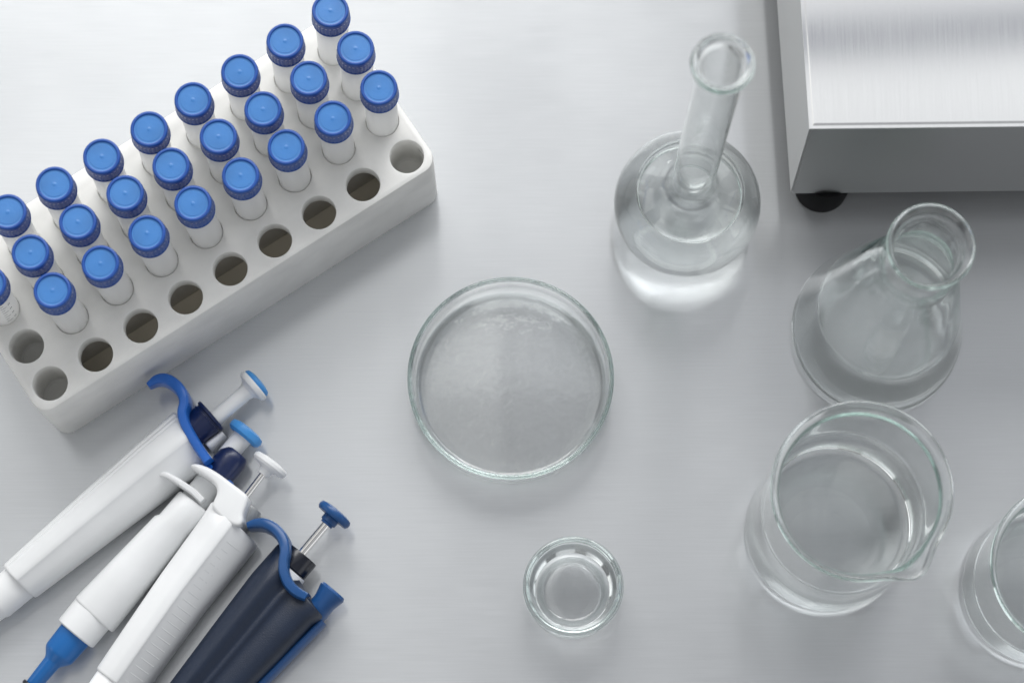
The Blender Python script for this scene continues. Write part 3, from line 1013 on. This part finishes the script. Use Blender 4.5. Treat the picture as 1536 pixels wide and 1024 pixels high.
p.turned('plunger_button', [(0, ub - 0.0066), (0.0032, ub - 0.0066), (0.0034, ub - 0.0056), (0.0042, ub - 0.0052), (0.0042, ub - 0.0026), (0.0050, ub - 0.0022), (0.0084, ub - 0.0022), (0.0092, ub - 0.0012), (0.0094, ub + 0.0004), (0.0088, ub + 0.0016), (0.0060, ub + 0.0024), (0, ub + 0.0026)], vb, 0.0200, MIDBLUE)
# ejector paddle
eu, ev = p.L(478, 911, 0.018)
e2u, e2v = p.L(501, 885, 0.018)
rowsE = []
for (f, hw, z0, z1) in ((-0.35, .0060, .006, .024), (0.0, .0058, .006, .0245), (0.35, .0058, .008, .025), (0.65, .0066, .010, .0258), (0.88, .0074, .011, .0262), (1.0, .0070, .0125, .0255)):
    u = eu + (e2u - eu) * f; v = ev + (e2v - ev) * f
    rowsE.append((u, v - hw, v + hw, z0, z1))
p.body('ejector_button', rounded_end(rowsE, du=0.0008), prof2, MIDBLUE, it=2)
# ejector bar along the right flank
a1 = p.L(494, 938, 0.012); a2 = p.L(405, 1024, 0.012); a3 = p.L(320, 1110, 0.012)
rb = []
for q in (a3, a2, a1):
    rr_ = row_at(rows, min(max(q[0], rows[0][0]), rows[-1][0]))
    vv = rr_[1]
    rb.append((q[0] if q is not a1 else rows[-1][0] - 0.002, vv - 0.0030, vv + 0.0016, 0.005, 0.0185))
p.body('ejector_bar', rounded_end(rb), prof2, MIDBLUE, it=2)

# ---------------------------------------------------------------- light
world = bpy.data.worlds.new('World')
scene.world = world
world.use_nodes = True
nt = world.node_tree
bg = nt.nodes['Background']
tc = nt.nodes.new('ShaderNodeTexCoord')
sep = nt.nodes.new('ShaderNodeSeparateXYZ')
nt.links.new(tc.outputs['Generated'], sep.inputs[0])


def ramp(src, stops):
    r = nt.nodes.new('ShaderNodeValToRGB')
    while len(r.color_ramp.elements) < len(stops):
        r.color_ramp.elements.new(0.5)
    for e, (pos, c) in zip(r.color_ramp.elements, stops):
        e.position = pos
        e.color = (*c, 1) if len(c) == 3 else c
    mr = nt.nodes.new('ShaderNodeMapRange')
    mr.inputs['From Min'].default_value = -1.0
    nt.links.new(src, mr.inputs['Value'])
    nt.links.new(mr.outputs['Result'], r.inputs['Fac'])
    return r.outputs['Color']


def math_(op, a, b=None, c=None):
    n = nt.nodes.new('ShaderNodeMath'); n.operation = op
    for k, q in enumerate((a, b, c)):
        if q is None: continue
        if isinstance(q, (int, float)): n.inputs[k].default_value = q
        else: nt.links.new(q, n.inputs[k])
    return n.outputs[0]


def vmul(a, b):
    n = nt.nodes.new('ShaderNodeVectorMath'); n.operation = 'MULTIPLY'
    nt.links.new(a, n.inputs[0]); nt.links.new(b, n.inputs[1])
    return n.outputs[0]


def vadd(a, b):
    n = nt.nodes.new('ShaderNodeVectorMath'); n.operation = 'ADD'
    nt.links.new(a, n.inputs[0]); nt.links.new(b, n.inputs[1])
    return n.outputs[0]


# a pale laboratory room: bright ceiling, dimmer walls; unseen tall windows and bands added for reflections
X, Y, Z = sep.outputs
elev = ramp(Z, [(0.30, (0.08, 0.08, 0.08)), (0.52, (0.16, 0.163, 0.165)), (0.66, (0.20, 0.203, 0.207)), (0.84, (0.48, 0.485, 0.49)), (0.96, (0.78, 0.785, 0.79))])
side = ramp(X, [(0.25, (0.9, 0.9, 0.89)), (0.40, (1.30, 1.30, 1.29)), (0.472, (1.36, 1.36, 1.35)), (0.4838, (1.5, 1.5, 1.49)), (0.4852, (0.97, 0.975, 0.985)), (0.4965, (0.80, 0.81, 0.83)), (0.502, (0.84, 0.85, 0.87)), (0.514, (1.12, 1.125, 1.135)),
                (0.528, (0.92, 0.93, 0.95)), (0.543, (0.92, 0.93, 0.95)), (0.548, (1.35, 1.36, 1.38)), (0.5515, (1.35, 1.36, 1.38)), (0.554, (0.78, 0.795, 0.82)), (0.575, (0.96, 0.975, 1.0)), (0.64, (1.0, 1.015, 1.04))])
front = ramp(Y, [(0.10, (0.80, 0.80, 0.80)), (0.45, (0.60, 0.60, 0.61)), (0.545, (0.12, 0.122, 0.128)), (0.578, (0.68, 0.685, 0.69)), (0.605, (1.06, 1.06, 1.06)), (0.6445, (1.10, 1.10, 1.10)), (0.648, (1.22, 1.22, 1.21)), (0.657, (1.22, 1.22, 1.21)), (0.6605, (0.45, 0.46, 0.50)), (0.6645, (0.45, 0.46, 0.50)), (0.668, (1.2, 1.2, 1.2)), (0.69, (0.8, 0.8, 0.8)), (0.755, (0.8, 0.8, 0.8)), (0.79, (2.1, 2.1, 2.08)), (0.89, (2.5, 2.5, 2.48)), (0.93, (1.0, 1.0, 1.0))])
az = math_('ARCTAN2', X, Y)
pan = math_('SINE', math_('MULTIPLY', az, 7.0))
glow_panes = nt.nodes.new('ShaderNodeMapRange'); glow_panes.interpolation_type = 'SMOOTHSTEP'
glow_panes.inputs['From Min'].default_value = -0.5; glow_panes.inputs['From Max'].default_value = -0.2
nt.links.new(pan, glow_panes.inputs['Value'])
wz = ramp(Z, [(0.53, (0, 0, 0)), (0.56, (1, 1, 1)), (0.74, (1, 1, 1)), (0.78, (0, 0, 0))])
wy = ramp(Y, [(0.05, (0.45, 0.46, 0.47)), (0.30, (0.30, 0.31, 0.32)), (0.45, (0.05, 0.05, 0.05)), (0.6, (0.85, 0.87, 0.9)), (1.0, (0.5, 0.51, 0.53))])
wx = ramp(X, [(0.0, (0.9, 0.9, 0.89)), (0.16, (0.7, 0.7, 0.7)), (0.28, (0, 0, 0)), (0.72, (0, 0, 0)), (0.84, (0.6, 0.61, 0.63)), (1.0, (0.8, 0.81, 0.83))])
pane_glow = nt.nodes.new('ShaderNodeVectorMath'); pane_glow.operation = 'SCALE'
nt.links.new(vmul(wz, vadd(wy, wx)), pane_glow.inputs[0]); nt.links.new(glow_panes.outputs['Result'], pane_glow.inputs['Scale'])
nt.links.new(vadd(vmul(vmul(elev, side), front), pane_glow.outputs[0]), bg.inputs['Color'])
bg.inputs['Strength'].default_value = 0.93


def area(name, loc, target, sx, sy, power, col=(1, 1, 1)):
    l = bpy.data.lights.new(name, 'AREA')
    l.shape = 'RECTANGLE'
    l.size, l.size_y = sx, sy
    l.energy = power
    l.color = col
    o = bpy.data.objects.new(name, l)
    COL.objects.link(o)
    o.location = loc
    d = Vector(target) - Vector(loc)
    o.rotation_euler = d.to_track_quat('-Z', 'Y').to_euler()
    return o


area('window_light', (-0.1, 3.1, 2.5), (0.0, 0.1, 0), 3.2, 1.9, 100, (1.0, 0.995, 0.985))
area('ceiling_light', (1.8, 2.8, 2.3), (0.25, 0.1, 0), 1.6, 1.4, 26, (0.98, 0.99, 1.0))

# ---------------------------------------------------------------- render settings
scene.render.engine = 'CYCLES'
cy = scene.cycles
cy.use_denoising = True
cy.max_bounces = 256
cy.transmission_bounces = 256
cy.glossy_bounces = 64
cy.diffuse_bounces = 6
cy.transparent_max_bounces = 16
cy.caustics_reflective = True
cy.caustics_refractive = True
cy.blur_glossy = 0.3
cy.sample_clamp_indirect = 1.2
vs = scene.view_settings
vs.view_transform = 'Standard'
vs.look = 'None'
vs.exposure = 0.18
vs.gamma = 1.0
vs.use_curve_mapping = False
